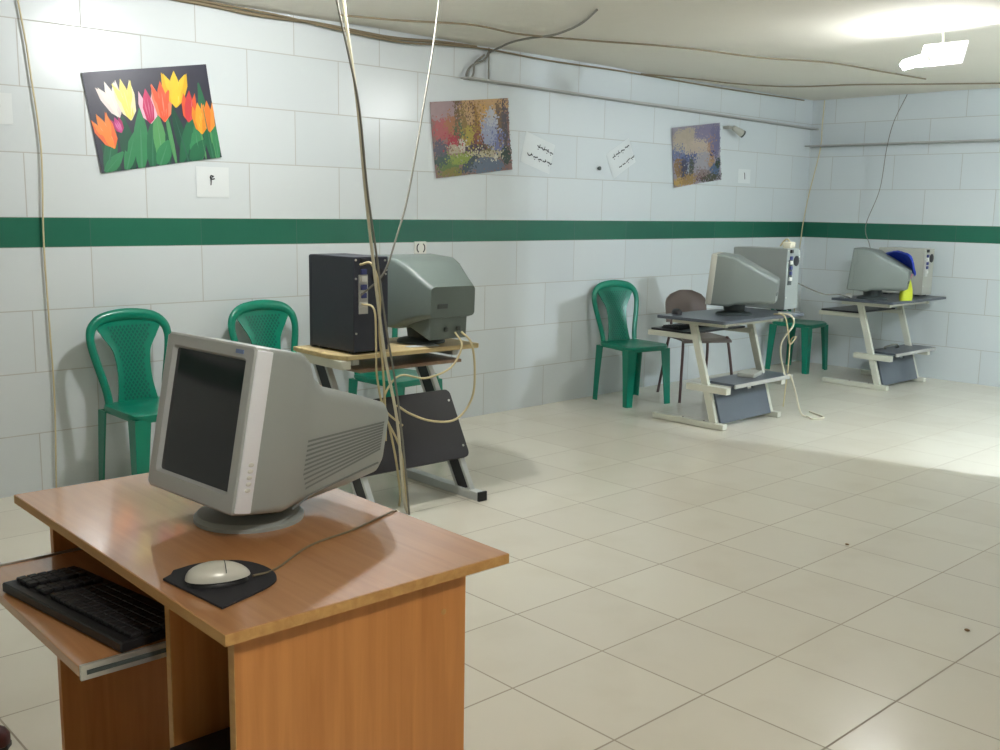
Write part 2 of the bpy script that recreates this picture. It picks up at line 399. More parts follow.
# ---------------------------------------------------------------- Z-frame computer desks
def z_desk(label, loc, rot, group, kind):
    t = thing('computer_desk', label, 'desk', loc, rot, group)
    if kind == 'slate':
        fr, topz, hx, tx0, tx1, ty0, ty1 = 'frame_white', .735, .335, -.52, .46, -.36, .17
        # table top
        bm = bmesh.new(); add_prism(bm, [(x+(tx0+tx1)/2, y+(ty0+ty1)/2) for x, y in rrect((tx1-tx0)/2, (ty1-ty0)/2, .02, 3)], 'z', topz-.02, topz, .002); obj('table_top', bm, 'desk_slate', t, 20)
        for s in (-1, 1):
            bm = bmesh.new(); add_bar(bm, (s*hx, .29, .022), (s*hx, -.285, .022), .05, .038); fo = obj('foot_bar', bm, fr, t, 20)
            for y in (.05, -.12):
                b2 = bmesh.new(); add_lathe(b2, [(.006, 0), (.006, .003), (.001, .004)], (s*hx, y, .041), 10); obj('bolt', b2, 'brown_tube', fo, 20)
            bm = bmesh.new(); add_bar(bm, (s*hx, -.20, .035), (s*hx, .0, .68), .03, .05); obj('post', bm, fr, t, 20)
            bm = bmesh.new(); add_bar(bm, (s*hx, .16, .694), (s*hx, -.26, .694), .035, .04); obj('upper_bar', bm, fr, t, 20)
            bm = bmesh.new(); add_bar(bm, (s*(hx+.0), .02, .262), (s*(hx+.0), -.30, .262), .05, .045); obj('lower_bar', bm, fr, t, 20)
        bm = bmesh.new(); add_bar(bm, (-hx, -.235, .694), (hx, -.235, .694), .03, .03); obj('cross_rail', bm, fr, t, 20)
        # keyboard tray, pulled out to the user's side
        bm = bmesh.new(); add_box(bm, (0.0, .19, .612), (.64, .34, .014), .003); tr = obj('keyboard_tray', bm, 'desk_black', t, 20)
        for s in (-1, 1):
            bm = bmesh.new(); add_bar(bm, (s*.325, .37, .588), (s*.325, -.04, .588), .03, .034); obj('tray_rail', bm, fr, tr, 20)
        # low shelf and the slanted panel below it
        bm = bmesh.new(); add_box(bm, (.075, -.18, .295), (.71, .25, .016), .003); obj('low_shelf', bm, 'desk_slate', t, 20)
        bm = bmesh.new(); add_box(bm, (.075, -.309, .288), (.71, .012, .026), .003); obj('shelf_lip', bm, 'ledge', t, 20)
        bm = bmesh.new()
        add_prism(bm, [(-.30, 0), (.31, 0), (.31, .225), (.16, .225), (.15, .195), (.09, .195), (.08, .225), (-.30, .225)], 'y', -.008, .008, .002)
        pn = obj('modesty_panel', bm, 'panel_slate', t, 20); pn.location = (0, -.225, .03); pn.rotation_euler = (-math.radians(17), 0, 0)
    else:
        fr, hx = 'frame_grey', .292
        # worn plywood top with a chipped front left corner
        bm = bmesh.new()
        add_prism(bm, [(-.40, .26), (-.405, -.06), (-.37, -.155), (.395, -.165), (.41, -.15), (.41, .26)], 'z', .728, .75, .003); obj('table_top', bm, 'ply_top', t, 20)
        bm = bmesh.new(); add_box(bm, (-.37, .03, .706), (.05, .36, .04), .004); obj('side_batten', bm, 'frame_white', t, 20)
        bm = bmesh.new(); add_box(bm, (.0, .0, .672), (.60, .30, .016), .003); obj('keyboard_tray', bm, 'wood_dark', t, 20)
        for s in (-1, 1):
            bm = bmesh.new(); add_bar(bm, (s*hx, .32, .022), (s*hx, -.32, .022), .05, .042); fo = obj('foot_bar', bm, fr, t, 20)
            bm = bmesh.new(); add_box(bm, (s*hx, -.327, .024), (.053, .014, .047), .003); obj('end_cap', bm, 'black', fo, 20)
            bm = bmesh.new(); add_bar(bm, (s*hx, -.20, .035), (s*hx, .20, .70), .022, .085); po = obj('post', bm, 'desk_black', t, 20)
            for e in (-1, 1):
                bm = bmesh.new(); add_bar(bm, (s*hx, -.20+e*.052, .035+e*.0), (s*hx, .20+e*.052, .70), .03, .016); obj('post_edge', bm, fr, po, 20)
            bm = bmesh.new(); add_bar(bm, (s*hx, .25, .71), (s*hx, -.11, .71), .035, .03); obj('upper_bar', bm, fr, t, 20)
        bm = bmesh.new()
        add_prism(bm, [(x, z) for x, z in rrect(.345, .18, .03, 4)], 'y', -.009, .009, .002)
        pn = obj('modesty_panel', bm, 'desk_black', t, 20); pn.location = (-.01, -.09, .345); pn.rotation_euler = (-math.radians(29), 0, 0)
        for x, z in ((.32, .12), (.32, -.12)):
            b2 = bmesh.new(); add_tube(b2, [(x, -.012, z), (x, -.008, z)], .006, 8, False); obj('screw', b2, 'steel', pn, 20)
    return t
z_desk('computer desk with worn plywood top, black slanted panel and black computer tower on it', (-5.875, -1.20, 0), math.radians(-2), 'Z-frame computer desks', 'ply')
d3 = z_desk('cream Z-frame desk with slate top, standing before the grey-brown chair', (-2.955, -1.10, 0), 0, 'Z-frame computer desks', 'slate')
dup(d3, (-.61, -1.09, 0), math.radians(-1), 'cream Z-frame desk with slate top in the far corner, under the blue cloth')

# ---------------------------------------------------------------- CRT monitors (front faces local -x)
def crt(label, loc, rot, W, H, sec, tilt, lift, housing, bezel, side, detail, group, screen='screen', base_r=.13, base_h=.028, base_mat=None, base_x=0.0):
    t = thing('crt_monitor', label, 'monitor', loc, rot, group)
    x0 = -.17
    piv = Vector((0, 0, lift)); R = Matrix.Translation(piv) @ Matrix.Rotation(math.radians(tilt), 4, 'Y') @ Matrix.Translation(-piv)
    def P(u, y, z): return R @ Vector((x0+u, y, lift+z))
    def ring(bm, u, w_, z0, z1, r): return [bm.verts.new(P(u, y, (z0+z1)/2+z)) for y, z in rrect(w_/2, (z1-z0)/2, r, 4)]
    # bezel with its opening
    bm = bmesh.new(); bw = .028
    rings = [ring(bm, .035, W, 0, H, .012), ring(bm, .004, W, 0, H, .012), ring(bm, 0, W-.008, .004, H-.004, .008),
             ring(bm, .0, W-2*bw, bw*1.25, H-bw*.9, .008), ring(bm, .012, W-2*bw-.012, bw*1.25+.006, H-bw*.9-.006, .008)]
    skin(bm, rings, caps=False); bz = obj('bezel', bm, bezel, t, 35)
    # glass, slightly bulged
    bm = bmesh.new(); sw, s0, s1 = W-2*bw-.010, bw*1.25+.005, H-bw*.9-.005
    rows = [[bm.verts.new(P(.0095-.0004*(1-(2*i/10-1)**2)*(1-(2*j/10-1)**2), sw*(j/10-.5), s0+(s1-s0)*i/10)) for j in range(11)] for i in range(11)]
    for a, b in zip(rows, rows[1:]):
        for k in range(10): bm.faces.new((a[k], a[k+1], b[k+1], b[k]))
    obj('screen', bm, screen, t, 60)
    # housing
    bm = bmesh.new(); rings = [ring(bm, *s) for s in sec]; fs = skin(bm, rings, caps=False); bm.faces.new(rings[-1]); hs = obj('housing', bm, housing, t, 40)
    # side strips, with the control buttons on the visible one
    for s in (-1, 1):
        bm = bmesh.new()
        R3 = R.to_3x3().to_4x4()
        add_box(bm, P(.021, s*(W/2+.001), H/2), (.036, .005, H-.012), .002, R3); st = obj('side_strip', bm, side, bz, 30)
        if s < 0 and detail:
            for k in range(5):
                b2 = bmesh.new()
                b3 = bmesh.new(); bmesh.ops.create_uvsphere(b3, u_segments=12, v_segments=8, radius=1)
                bmesh.ops.scale(b3, vec=(.0065, .003, .0042), verts=b3.verts); bmesh.ops.translate(b3, vec=P(.024-.002*k*0, s*(W/2+.0035), .052+k*.0125), verts=b3.verts); merge(b2, b3)
                obj('button', b2, 'white_plastic', st, 60)
    def at(u):
        for a, b in zip(sec, sec[1:]):
            if a[0] <= u <= b[0]:
                q = (u-a[0])/(b[0]-a[0]); return [a[i]+(b[i]-a[i])*q for i in range(5)]
        return list(sec[-1])
    if detail:
        for s in (-1, 1):
            bm = bmesh.new()
            for k in range(11):
                u_s = .165 + .004*max(0, 3-k); u_e = sec[-2][0]-.004
                for j in range(14):
                    ua, ub = u_s+(u_e-u_s)*j/14, u_s+(u_e-u_s)*(j+1)/14
                    vs = []
                    for u_, dz in ((ua, 0), (ub, 0), (ub, .0045), (ua, .0045)):
                        a = at(u_); q = (u_-u_s)/(u_e-u_s)
                        z = .050 + k*.0098 + (q*(.085-k*.0038)) + dz
                        z = min(z, a[3]-.01)
                        vs.append(bm.verts.new(P(u_, s*(a[1]/2+.0008), z)))
                    bm.faces.new(vs)
            obj('vent_grille', bm, 'vent', hs, 0)
            bm = bmesh.new()
            path = []
            for u_, z in ((.145, .012), (.17, .024), (.20, .040), (.26, .062), (.33, .086), (.39, .106)):
                a = at(u_); path.append(P(u_, s*(a[1]/2+.0005), z))
            add_tube(bm, path, .0022, 6); obj('side_ridge', bm, 'vent', hs, 60)
        bm = bmesh.new(); add_box(bm, P(-.0008, -W/2+.052, H-.014), (.002, .026, .008), 0, R.to_3x3().to_4x4()); obj('badge', bm, 'dark_blue_badge', bz, 0)
    else:
        # dark inlet recess and lower connector block at the rear
        a = sec[-1]
        bm = bmesh.new(); add_box(bm, P(a[0]+.0005, -a[1]/2+.07, (a[2]+a[3])/2-.02), (.006, .06, .022), .001, R.to_3x3().to_4x4()); obj('rear_label', bm, 'dim_dark', hs, 0)
    # swivel base
    bm = bmesh.new(); add_lathe(bm, [(base_r, 0), (base_r, .008), (base_r*.93, .016), (base_r*.5, base_h)], (base_x, 0, 0), 40); bs = obj('swivel_base', bm, base_mat or bezel, t, 40)
    bm = bmesh.new(); add_lathe(bm, [(base_r*.55, base_h*.7), (base_r*.62, lift+.012), (base_r*.6, lift+.03)], (0.0, 0, 0), 28); obj('neck', bm, 'dim_dark', bs, 40)
    return t
GM = 'grey tube monitors'
SEC1 = [(.035, .330, 0, .330, .014), (.12, .328, .004, .328, .018), (.142, .318, .008, .316, .024), (.165, .300, .012, .286, .03), (.200, .288, .022, .264, .028), (.31, .258, .052, .252, .026), (.395, .236, .080, .240, .024), (.412, .215, .096, .228, .024)]
crt('large silver-grey monitor in the foreground on the wooden desk', (-7.788, -3.172, .75), math.radians(3), .33, .33, SEC1, 11, .036, 'grey_housing', 'bezel', 'bright_silver', True, GM, base_r=.115, base_h=.02, base_mat='grey_housing', base_x=-.022)
SEC2 = [(.035, .38, 0, .345, .014), (.19, .375, .004, .342, .02), (.25, .355, .03, .325, .03), (.34, .31, .06, .27, .03), (.40, .28, .075, .235, .025), (.415, .27, .08, .225, .02)]
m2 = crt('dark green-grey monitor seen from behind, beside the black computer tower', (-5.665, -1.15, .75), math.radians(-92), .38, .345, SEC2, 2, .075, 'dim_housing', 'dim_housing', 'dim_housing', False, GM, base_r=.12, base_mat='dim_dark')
# lower connector block of that monitor
bm = bmesh.new(); add_prism(bm, [(.03, .10), (.225, .035), (.235, .175), (.03, .19)], 'y', -.125, .105, .006); cb = obj('connector_block', bm, 'dim_housing', m2, 20)
for y in (.045, -.03):
    b2 = bmesh.new(); add_box(b2, (.235, y, .085), (.012, .02, .02), .002); obj('socket', b2, 'dim_dark', cb, 20)
SEC3 = [(.035, .38, 0, .335, .014), (.15, .375, .004, .332, .02), (.19, .35, .02, .315, .03), (.42, .24, .05, .22, .03), (.435, .22, .06, .21, .03)]
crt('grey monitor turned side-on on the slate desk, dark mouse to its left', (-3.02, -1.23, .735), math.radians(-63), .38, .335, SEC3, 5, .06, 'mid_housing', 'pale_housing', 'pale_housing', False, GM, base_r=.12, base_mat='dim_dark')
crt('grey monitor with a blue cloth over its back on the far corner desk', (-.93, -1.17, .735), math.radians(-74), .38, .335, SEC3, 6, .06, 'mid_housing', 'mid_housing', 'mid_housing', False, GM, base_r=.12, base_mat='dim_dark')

# ---------------------------------------------------------------- computer towers
def tower(label, loc, rot, W, D, Hh, case, detail=True, group='computer towers'):
    t = thing('computer_tower', label, 'computer', loc, rot, group)           # rear faces local -y
    bm = bmesh.new(); add_box(bm, (0, 0, Hh/2+.006), (W, D, Hh-.012), .004); obj('case', bm, case, t, 20)
    bm = bmesh.new(); add_box(bm, (0, D/2+.012, Hh/2), (W, .03, Hh-.004), .008); obj('front_panel', bm, case, t, 20)
    for sx in (-1, 1):
        for sy in (-1, 1):
            bm = bmesh.new(); add_box(bm, (sx*(W/2-.03), sy*(D/2-.05), .004), (.03, .03, .008), .002); obj('foot', bm, 'black', t, 20)
    if detail:
        y = -D/2
        bm = bmesh.new(); add_box(bm, (-W*.24, y-.002, Hh*.62), (W*.26, .006, Hh*.40), .001); pl = obj('port_plate', bm, 'steel' if case != 'tower_grey' else 'dim_dark', t, 0)
        for k, (dz, mm, ww) in enumerate(((.16, 'black', .03), (.11, 'io_blue', .028), (.075, 'white_plastic', .03), (.035, 'io_blue', .03), (-.005, 'io_blue', .026), (-.05, 'white_plastic', .034))):
            bm = bmesh.new(); add_box(bm, (-W*.24, y-.008, Hh*.62+dz*Hh/.43*.9), (ww, .012, .024), .002); obj('port', bm, mm, pl, 0)
        bm = bmesh.new(); 
        add_lathe(bm, [(.036, 0), (.036, .004), (.030, .005), (.012, .005), (.004, .006)], (0, 0, 0), 24)
        bmesh.ops.rotate(bm, matrix=Matrix.Rotation(PI/2, 3, 'X'), verts=bm.verts); bmesh.ops.translate(bm, vec=(W*.2, y-.001, Hh*.80), verts=bm.verts)
        obj('fan_grille', bm, 'black', t, 30)
        for x, z in ((-.44, .97), (.40, .96), (-.44, .78), (.44, .86), (.42, .82), (-.44, .22)):
            bm = bmesh.new(); add_tube(bm, [(x*W, y+.002, z*Hh), (x*W, y-.004, z*Hh)], .005, 8, False); obj('screw', bm, 'steel', t, 0)
    return t
tower('black computer tower with blue ports, on the worn plywood desk', (-6.115, -1.175, .75), math.radians(-1), .19, .34, .438, 'tower_black')
tower('pale narrow computer tower at the right end of the slate desk', (-2.465, -1.125, .735), math.radians(2), .18, .40, .435, 'tower_grey')
tower('pale computer tower beside the blue cloth at the right end of the far corner desk', (-.265, -1.135, .735), math.radians(0), .19, .38, .40, 'pale_housing')
tower('black computer tower standing in the open bay of the wooden desk', (-7.925, -3.512, 0), math.radians(90-1.7), .19, .40, .435, 'black', False)

# ---------------------------------------------------------------- wooden desk in the foreground
t = thing('wooden_desk', 'orange-brown laminate desk in the foreground with a pull-out keyboard tray', 'desk', (-7.837, -3.190, 0), math.radians(-1.7))
bm = bmesh.new(); add_box(bm, (0, 0, .7395), (.60, 1.012, .021), .0015); tp = obj('desk_top', bm, 'wood_top', t, 20)
bm = bmesh.new()
add_box(bm, (0, -.5062, .7395), (.601, .0012, .019)); add_box(bm, (-.3002, 0, .7395), (.0012, 1.013, .019)); obj('edge_band', bm, 'wood_edge', tp, 0)
bm = bmesh.new(); add_box(bm, (-.024, -.462, .3645), (.488, .02, .729), .001); ep = obj('end_panel', bm, 'wood_v', t, 0)
bm = bmesh.new(); add_box(bm, (-.2685, -.462, .3645), (.0015, .0195, .728)); obj('edge_band', bm, 'wood_edge', ep, 0)
bm = bmesh.new(); add_box(bm, (-.01, .455, .3645), (.46, .02, .729), .001); obj('end_panel', bm, 'wood_v', t, 0)
bm = bmesh.new(); add_box(bm, (-.018, -.200, .3645), (.48, .018, .729), .001); dv = obj('divider_panel', bm, 'wood_v', t, 0)
bm = bmesh.new(); add_box(bm, (-.2585, -.200, .3645), (.0015, .0175, .728)); obj('edge_band', bm, 'wood_edge', dv, 0)
bm = bmesh.new(); add_box(bm, (.20, 0, .44), (.018, .90, .578), .001); obj('back_panel', bm, 'wood_v', t, 0)
bm = bmesh.new(); add_box(bm, (-.222, .128, .603), (.38, .61, .02), .0015); kt = obj('keyboard_tray', bm, 'wood_top', t, 20)
for s, y in ((1, .438), (-1, -.184)):
    bm = bmesh.new()
    add_box(bm, (-.222, y, .603), (.38, .008, .028), .001); sl = obj('drawer_slide', bm, 'steel', kt, 0)
    b2 = bmesh.new(); add_box(b2, (-.217, y-.0045 if s < 0 else y+.0045, .603), (.37, .002, .008)); obj('slide_groove', b2, 'dim_dark', sl, 0)
# holes and chips on the end panel
for x, z in ((.165, .655), (.165, .30)):
    bm = bmesh.new(); add_tube(bm, [(x, -.4715, z), (x, -.4735, z)], .006, 8, False); obj('screw_cap', bm, 'wood_edge', ep, 20)

# keyboard
t = thing('keyboard', 'black keyboard lying askew on the pull-out tray of the wooden desk', 'keyboard', (-8.122, -3.125, .6145), math.radians(97))
bm = bmesh.new(); add_prism(bm, [(-.085, 0), (.085, 0), (.085, .021), (.05, .020), (-.06, .012), (-.085, .009)], 'x', -.225, .225, .003); obj('keyboard_body', bm, 'black', t, 20)
bm = bmesh.new()
for r in range(6):
    for k in range(22):
        if k in (15, 18): continue
        x = -.213 + k*.0197; y = -.055 + r*.0215; z = .0125 + (y+.06)*.075
        if r == 0 and 3 < k < 9: continue
        add_prism(bm, [(x+a*.0091, y+b*.0095) for a, b in ((-1, -1), (1, -1), (1, 1), (-1, 1))], 'z', z, z+.0085, .0015)
add_box(bm, (-.095, -.055, .016), (.12, .018, .008), .0015)
obj('keys', bm, 'key', t, 0)
# mouse pad, mouse, cord
bm = bmesh.new(); pp = cat([(-8.106, -3.594, 0), (-7.995, -3.558, 0), (-7.958, -3.52, 0), (-7.95, -3.462, 0), (-7.972, -3.405, 0), (-8.03, -3.375, 0), (-8.085, -3.378, 0)], 5)
poly = [(p.x, p.y) for p in pp] + [(-8.098, -3.395), (-8.118, -3.405)]
add_prism(bm, poly, 'z', .7503, .7545, .0005)
tag(obj('mouse_pad', bm, 'pad', None, 20), 'dark foam mouse pad under the silver mouse on the wooden desk', 'mouse pad')
t = thing('computer_mouse', 'silver-white mouse on the dark pad on the wooden desk', 'mouse', (-8.055, -3.487, .7548), math.radians(-23), 'computer mice')
def mouse(t, top, low):
    def shell(z0, f0, f1, zs):
        bm = bmesh.new(); rings = []
        for k in range(8):
            a = k/7*PI/2
            rings.append([bm.verts.new((.056*f0*math.cos(a)*math.cos(th)*(1), .032*f0*math.cos(a)*math.sin(th)*(1-.1*math.cos(th)), z0+zs*math.sin(a)*(1-.25*math.cos(th)*(1-math.sin(a))*1.0) if k < 7 else z0+zs)) for th in [2*PI*j/24 for j in range(24)]])
        skin(bm, rings, caps=False); bm.faces.new(list(reversed(rings[0]))); bmesh.ops.remove_doubles(bm, verts=bm.verts, dist=1e-5); return bm
    obj('mouse_base', shell(0, .94, 1, .018), low, t, 60)
    b = obj('mouse_shell', shell(.010, 1, 1, .028), top, t, 60)
    bm = bmesh.new(); add_tube(bm, [(.012, y, .0105+.0275*math.sqrt(max(0, 1-(.012/.056)**2-(y/.034)**2))) for y in (-.028, -.02, -.01, 0, .01, .02, .028)], .0008, 5); obj('button_seam', bm, 'dim_dark', b, 0)
mouse(t, 'mouse_top', 'black')
bm = bmesh.new(); add_tube(bm, [(-8.0, -3.512, .760), (-7.94, -3.49, .7525), (-7.82, -3.42, .7525), (-7.70, -3.395, .7525), (-7.60, -3.36, .7525), (-7.553, -3.345, .752), (-7.545, -3.342, .735), (-7.545, -3.34, .60)], .0022, 6)
mc = obj('mouse_cord', bm, 'cable_brown', t, 60, 'thin dark cord'); mc.matrix_parent_inverse = (Matrix.Translation((-8.055, -3.487, .7548)) @ Matrix.Rotation(math.radians(-23), 4, 'Z')).inverted()
# keyboard and dark mouse at the second slate desk
t = thing('computer_mouse', 'small dark mouse on the left corner of the slate desk', 'mouse', (-3.33, -.99, .735), math.radians(60), 'computer mice'); mouse(t, 'black', 'black')
t = thing('keyboard', 'black keyboard on the pulled-out tray of the desk before the grey-brown chair', 'keyboard', (-3.02, -.87, .620), PI)
bm = bmesh.new(); add_prism(bm, [(-.07, 0), (.07, 0), (.07, .022), (-.07, .010)], 'x', -.22, .22, .003); obj('keyboard_body', bm, 'black', t, 20)
bm = bmesh.new()
for r in range(5):
    for k in range(20):
        x = -.205+k*.0215; y = -.05+r*.023; z = .011+(y+.07)*.085; add_prism(bm, [(x+a*.0095, y+b*.0095) for a, b in ((-1, -1), (1, -1), (1, 1), (-1, 1))], 'z', z, z+.007)
obj('keys', bm, 'key', t, 0)

# blue cloth draped over the far monitor, wrapper below it
t = None
bm = bmesh.new(); rows = []
random.seed(3)
for i in range(11):
    q = i/10; row = []
    for j in range(13):
        p = j/12-.5
        n = .012*noise.noise(Vector((i*.6, j*.6, 4)))
        x = -.865 + .13*p + .09*q + n; y = -1.325 - .10*q + .27*p*(1-.6*q) + n; z = 1.128 - .16*q**1.6 - .10*p*p + n*.8
        row.append(bm.verts.new((x, y, z)))
    rows.append(row)
sheet(bm, rows, (-.012, .006, -.012))
tag(obj('blue_cloth', bm, 'blue_bag', None, 70), 'bright blue cloth draped over the back of the far corner monitor', 'cloth')
t = thing('snack_packet', 'lime yellow packet with a pink top standing behind the far corner monitor', 'packet', (-.84, -1.41, .735), math.radians(-30))
bm = bmesh.new(); rings = []
for z, hw, d in ((0, .050, .03), (.03, .054, .032), (.08, .050, .028), (.14, .036, .018), (.17, .028, .010)):
    rings.append([bm.verts.new((x, y, z)) for x, y in rrect(hw, d, d*.8, 4)])
skin(bm, rings); obj('packet_body', bm, 'yellow', t, 50)
bm = bmesh.new(); rings = []
for z, hw, d in ((.168, .028, .010), (.185, .034, .010), (.21, .045, .008)):
    rings.append([bm.verts.new((x, y, z)) for x, y in rrect(hw, d, d*.8, 4)])
skin(bm, rings); obj('packet_top', bm, 'pink', t, 50)

# ---------------------------------------------------------------- lamps
def cfl(label, loc, dirv, mount, group):
    t = thing('ceiling_lamp', label, 'lamp', loc, 0, group)
    d = Vector(dirv).normalized(); Rm = d.to_track_quat('Z', 'Y').to_matrix().to_4x4()
    # three bent glowing tubes
    for k in range(3):
        a = 2*PI*k/3; bm = bmesh.new(); c, s = math.cos(a), math.sin(a)
        path = [(.020*c-.010*s, .020*s+.010*c, 0), (.020*c-.010*s, .020*s+.010*c, .10), (.020*c, .020*s, .115), (.020*c+.010*s, .020*s-.010*c, .10), (.020*c+.010*s, .020*s-.010*c, 0)]
        add_tube(bm, [Rm @ Vector(p) for p in path], .0065, 8); obj('glass_tube', bm, 'bulb', t, 60)
    bm = bmesh.new(); add_lathe(bm, [(.024, 0.004), (.027, -.01), (.026, -.04), (.015, -.055)], (0, 0, 0), 24); bmesh.ops.transform(bm, matrix=Rm, verts=bm.verts); obj('lamp_base', bm, 'reflector', t, 40)
    bm = bmesh.new(); add_lathe(bm, [(.018, -.05), (.024, -.06), (.024, -.10), (.03, -.105), (.03, -.115)], (0, 0, 0), 24); bmesh.ops.transform(bm, matrix=Rm, verts=bm.verts); obj('lamp_holder', bm, 'white_plastic', t, 40)
    e = Rm @ Vector((0, 0, -.11)); m_ = Vector(mount)-Vector(loc)
    bm = bmesh.new(); add_tube(bm, [e, (e+m_)/2+Vector((.01, 0, .01)), m_], .005, 6); obj('flex', bm, 'cable_white', t, 60)
    bm = bmesh.new(); add_lathe(bm, [(.04, -.012), (.042, -.006), (.042, .006)], m_, 24); obj('ceiling_rose', bm, 'white_plastic', t, 40)
    return t
L1 = cfl('lit tube lamp hanging slanted under the ceiling at upper right', (-3.10, -2.42, 2.272), (.0, .97, -.20), (-3.06, -2.50, 2.445), 'compact tube ceiling lamps')
# white reflector board behind that lamp
bm = bmesh.new(); add_box(bm, (0, 0, 0), (.012, .25, .14), .004, Matrix.Rotation(math.radians(25), 4, 'Y')); bmesh.ops.translate(bm, vec=(.075, -.08, .03), verts=bm.verts); obj('reflector_board', bm, 'reflector', L1, 20)
cfl('lit tube lamp on the ceiling above the plywood desk', (-6.22, -1.50, 2.405), (.4, .9, 0.02), (-6.25, -1.62, 2.445), 'compact tube ceiling lamps')
cfl('lit tube lamp on the ceiling behind the partition', (-2.78, -4.55, 2.30), (0, .3, -.9), (-2.78, -4.55, 2.445), 'compact tube ceiling lamps')
cfl('lit tube lamp on the ceiling on the viewer side of the wooden desk', (-8.35, -5.25, 2.36), (.3, .3, -.4), (-8.35, -5.27, 2.445), 'compact tube ceiling lamps')

# ---------------------------------------------------------------- posters and papers on the left wall
def wall_frame(cx, cz, ang, y=-.004):
    c, s = math.cos(math.radians(ang)), math.sin(math.radians(ang))
    return lambda u, v, o=0: (cx + c*u - s*v, y - o, cz + s*u + c*v)
def sheet_obj(name, label, cat_, cx, cz, w_, h_, ang, paints, mats, group=None, curl=.006, y=-.004):
    F = wall_frame(cx, cz, ang, y)
    bm = bmesh.new(); N = 8
    def cy(u, v): return curl*((2*u/w_)**2*(2*v/h_)**2)
    fr = [[bm.verts.new(F(w_*(i/N-.5), h_*(j/N-.5), .001+cy(w_*(i/N-.5), h_*(j/N-.5)))) for j in range(N+1)] for i in range(N+1)]
    bk = [[bm.verts.new(F(w_*(i/N-.5), h_*(j/N-.5), .0003+cy(w_*(i/N-.5), h_*(j/N-.5)))) for j in range(N+1)] for i in range(N+1)]
    for G in (fr, bk):
        for i in range(N):
            for j in range(N): bm.faces.new((G[i][j], G[i+1][j], G[i+1][j+1], G[i][j+1]))
    for i in range(N):
        bm.faces.new((fr[i][0], fr[i+1][0], bk[i+1][0], bk[i][0])); bm.faces.new((fr[i][N], fr[i+1][N], bk[i+1][N], bk[i][N]))
        bm.faces.new((fr[0][i], fr[0][i+1], bk[0][i+1], bk[0][i])); bm.faces.new((fr[N][i], fr[N][i+1], bk[N][i+1], bk[N][i]))
    lv = 0
    for mi, poly in paints:
        lv += 1
        f = bm.faces.new([bm.verts.new(F(max(-w_/2, min(w_/2, u)), max(-h_/2, min(h_/2, v)), .0016+curl*((2*max(-w_/2, min(w_/2, u))/w_)**2*(2*max(-h_/2, min(h_/2, v))/h_)**2)+lv*max(.000004, min(.00003, .002/len(paints))))) for u, v in poly])
        f.material_index = mi
    me = bpy.data.meshes.new(name); bmesh.ops.triangulate(bm, faces=[f for f in bm.faces if len(f.verts) > 4]); bm.to_mesh(me); bm.free()
    for m_ in mats: me.materials.append(M[m_] if isinstance(m_, str) else m_)
    o = bpy.data.objects.new(name, me); COL.objects.link(o)
    return tag(o, label, cat_, group)
PC = {}
def pm(rgb):
    if rgb not in PC: PC[rgb] = mat('print_%d_%d_%d' % rgb, rgb, .35, noise_amt=.18, noise_scale=30)
    return PC[rgb]
class Paint:
    def __init__(s, base): s.m = [pm(base)]; s.k = [base]; s.p = []
    def add(s, rgb, poly):
        if rgb not in s.k: s.k.append(rgb); s.m.append(pm(rgb))
        s.p.append((s.k.index(rgb), poly))
    def blob(s, rgb, cx, cy, rx, ry, rough=.25, n=14, rot=0):
        ph = random.random()*9; poly = []
        for k in range(n):
            a = 2*PI*k/n; r = 1+rough*noise.noise(Vector((math.cos(a)*1.7+ph, math.sin(a)*1.7, ph)))*1.6
            x, y = rx*r*math.cos(a), ry*r*math.sin(a); c, q = math.cos(rot), math.sin(rot)
            poly.append((cx+c*x-q*y, cy+q*x+c*y))
        s.add(rgb, poly)
    def leaf(s, rgb, x0, y0, x1, y1, wd):
        d = Vector((x1-x0, y1-y0)); n = Vector((-d.y, d.x)).normalized(); L = []; R = []
        for k in range(7):
            q = k/6; h = wd*math.sin(PI*min(.97, .12+q*.88))**.8; p = Vector((x0, y0))+d*q
            L.append((p.x+n.x*h, p.y+n.y*h)); R.append((p.x-n.x*h, p.y-n.y*h))
        s.add(rgb, L+R[::-1])
        lt = tuple(int(v*.85+30) for v in rgb); k_ = wd*.16
        s.add(lt, [(x0-k_, y0), (x0+k_, y0), (x0+d.x*.9, y0+d.y*.9)])
    def tulip(s, ca, cb, cx, cy, w_, h_, lean=0, open_=0):
        def T(x, y): c, q = math.cos(lean), math.sin(lean); return (cx+c*x-q*y, cy+q*x+c*y)
        for sg in (-1, 1):
            s.add(cb, [T(*p) for p in ((0, -h_*.5), (sg*w_*.42, -h_*.30), (sg*w_*(.55+open_*.3), h_*.1), (sg*w_*(.42+open_*.55), h_*.46), (sg*w_*.2, h_*.2), (0, -h_*.1))])
        s.add(ca, [T(*p) for p in ((-w_*.06, -h_*.5), (w_*.22, -h_*.38), (w_*.32, -h_*.02), (w_*.18, h_*.30), (0, h_*.52), (-w_*.2, h_*.30), (-w_*.34, -h_*.02), (-w_*.24, -h_*.38))])
        lt = tuple(int(v+(255-v)*.28) for v in ca)
        for e in (-.16, .02, .19): s.add(lt, [T(*p) for p in ((e*.5*w_, -h_*.40), (e*w_+.004, -h_*.05), (e*w_*1.1, h_*.26), (e*w_-.004, -h_*.05))])
        if open_:
            for e in (-.5, .5): s.add(ca, [T(*p) for p in ((0, -h_*.3), (e*w_*.9, h_*.05), (e*w_*1.2, h_*.44), (e*w_*.5, h_*.25))])
def inside(poly, x, y):
    r = False; n = len(poly); j = n-1
    for i in range(n):
        (xi, yi), (xj, yj) = poly[i], poly[j]
        if (yi > y) != (yj > y) and x < (xj-xi)*(y-yi)/(yj-yi)+xi: r = not r
        j = i
    return r
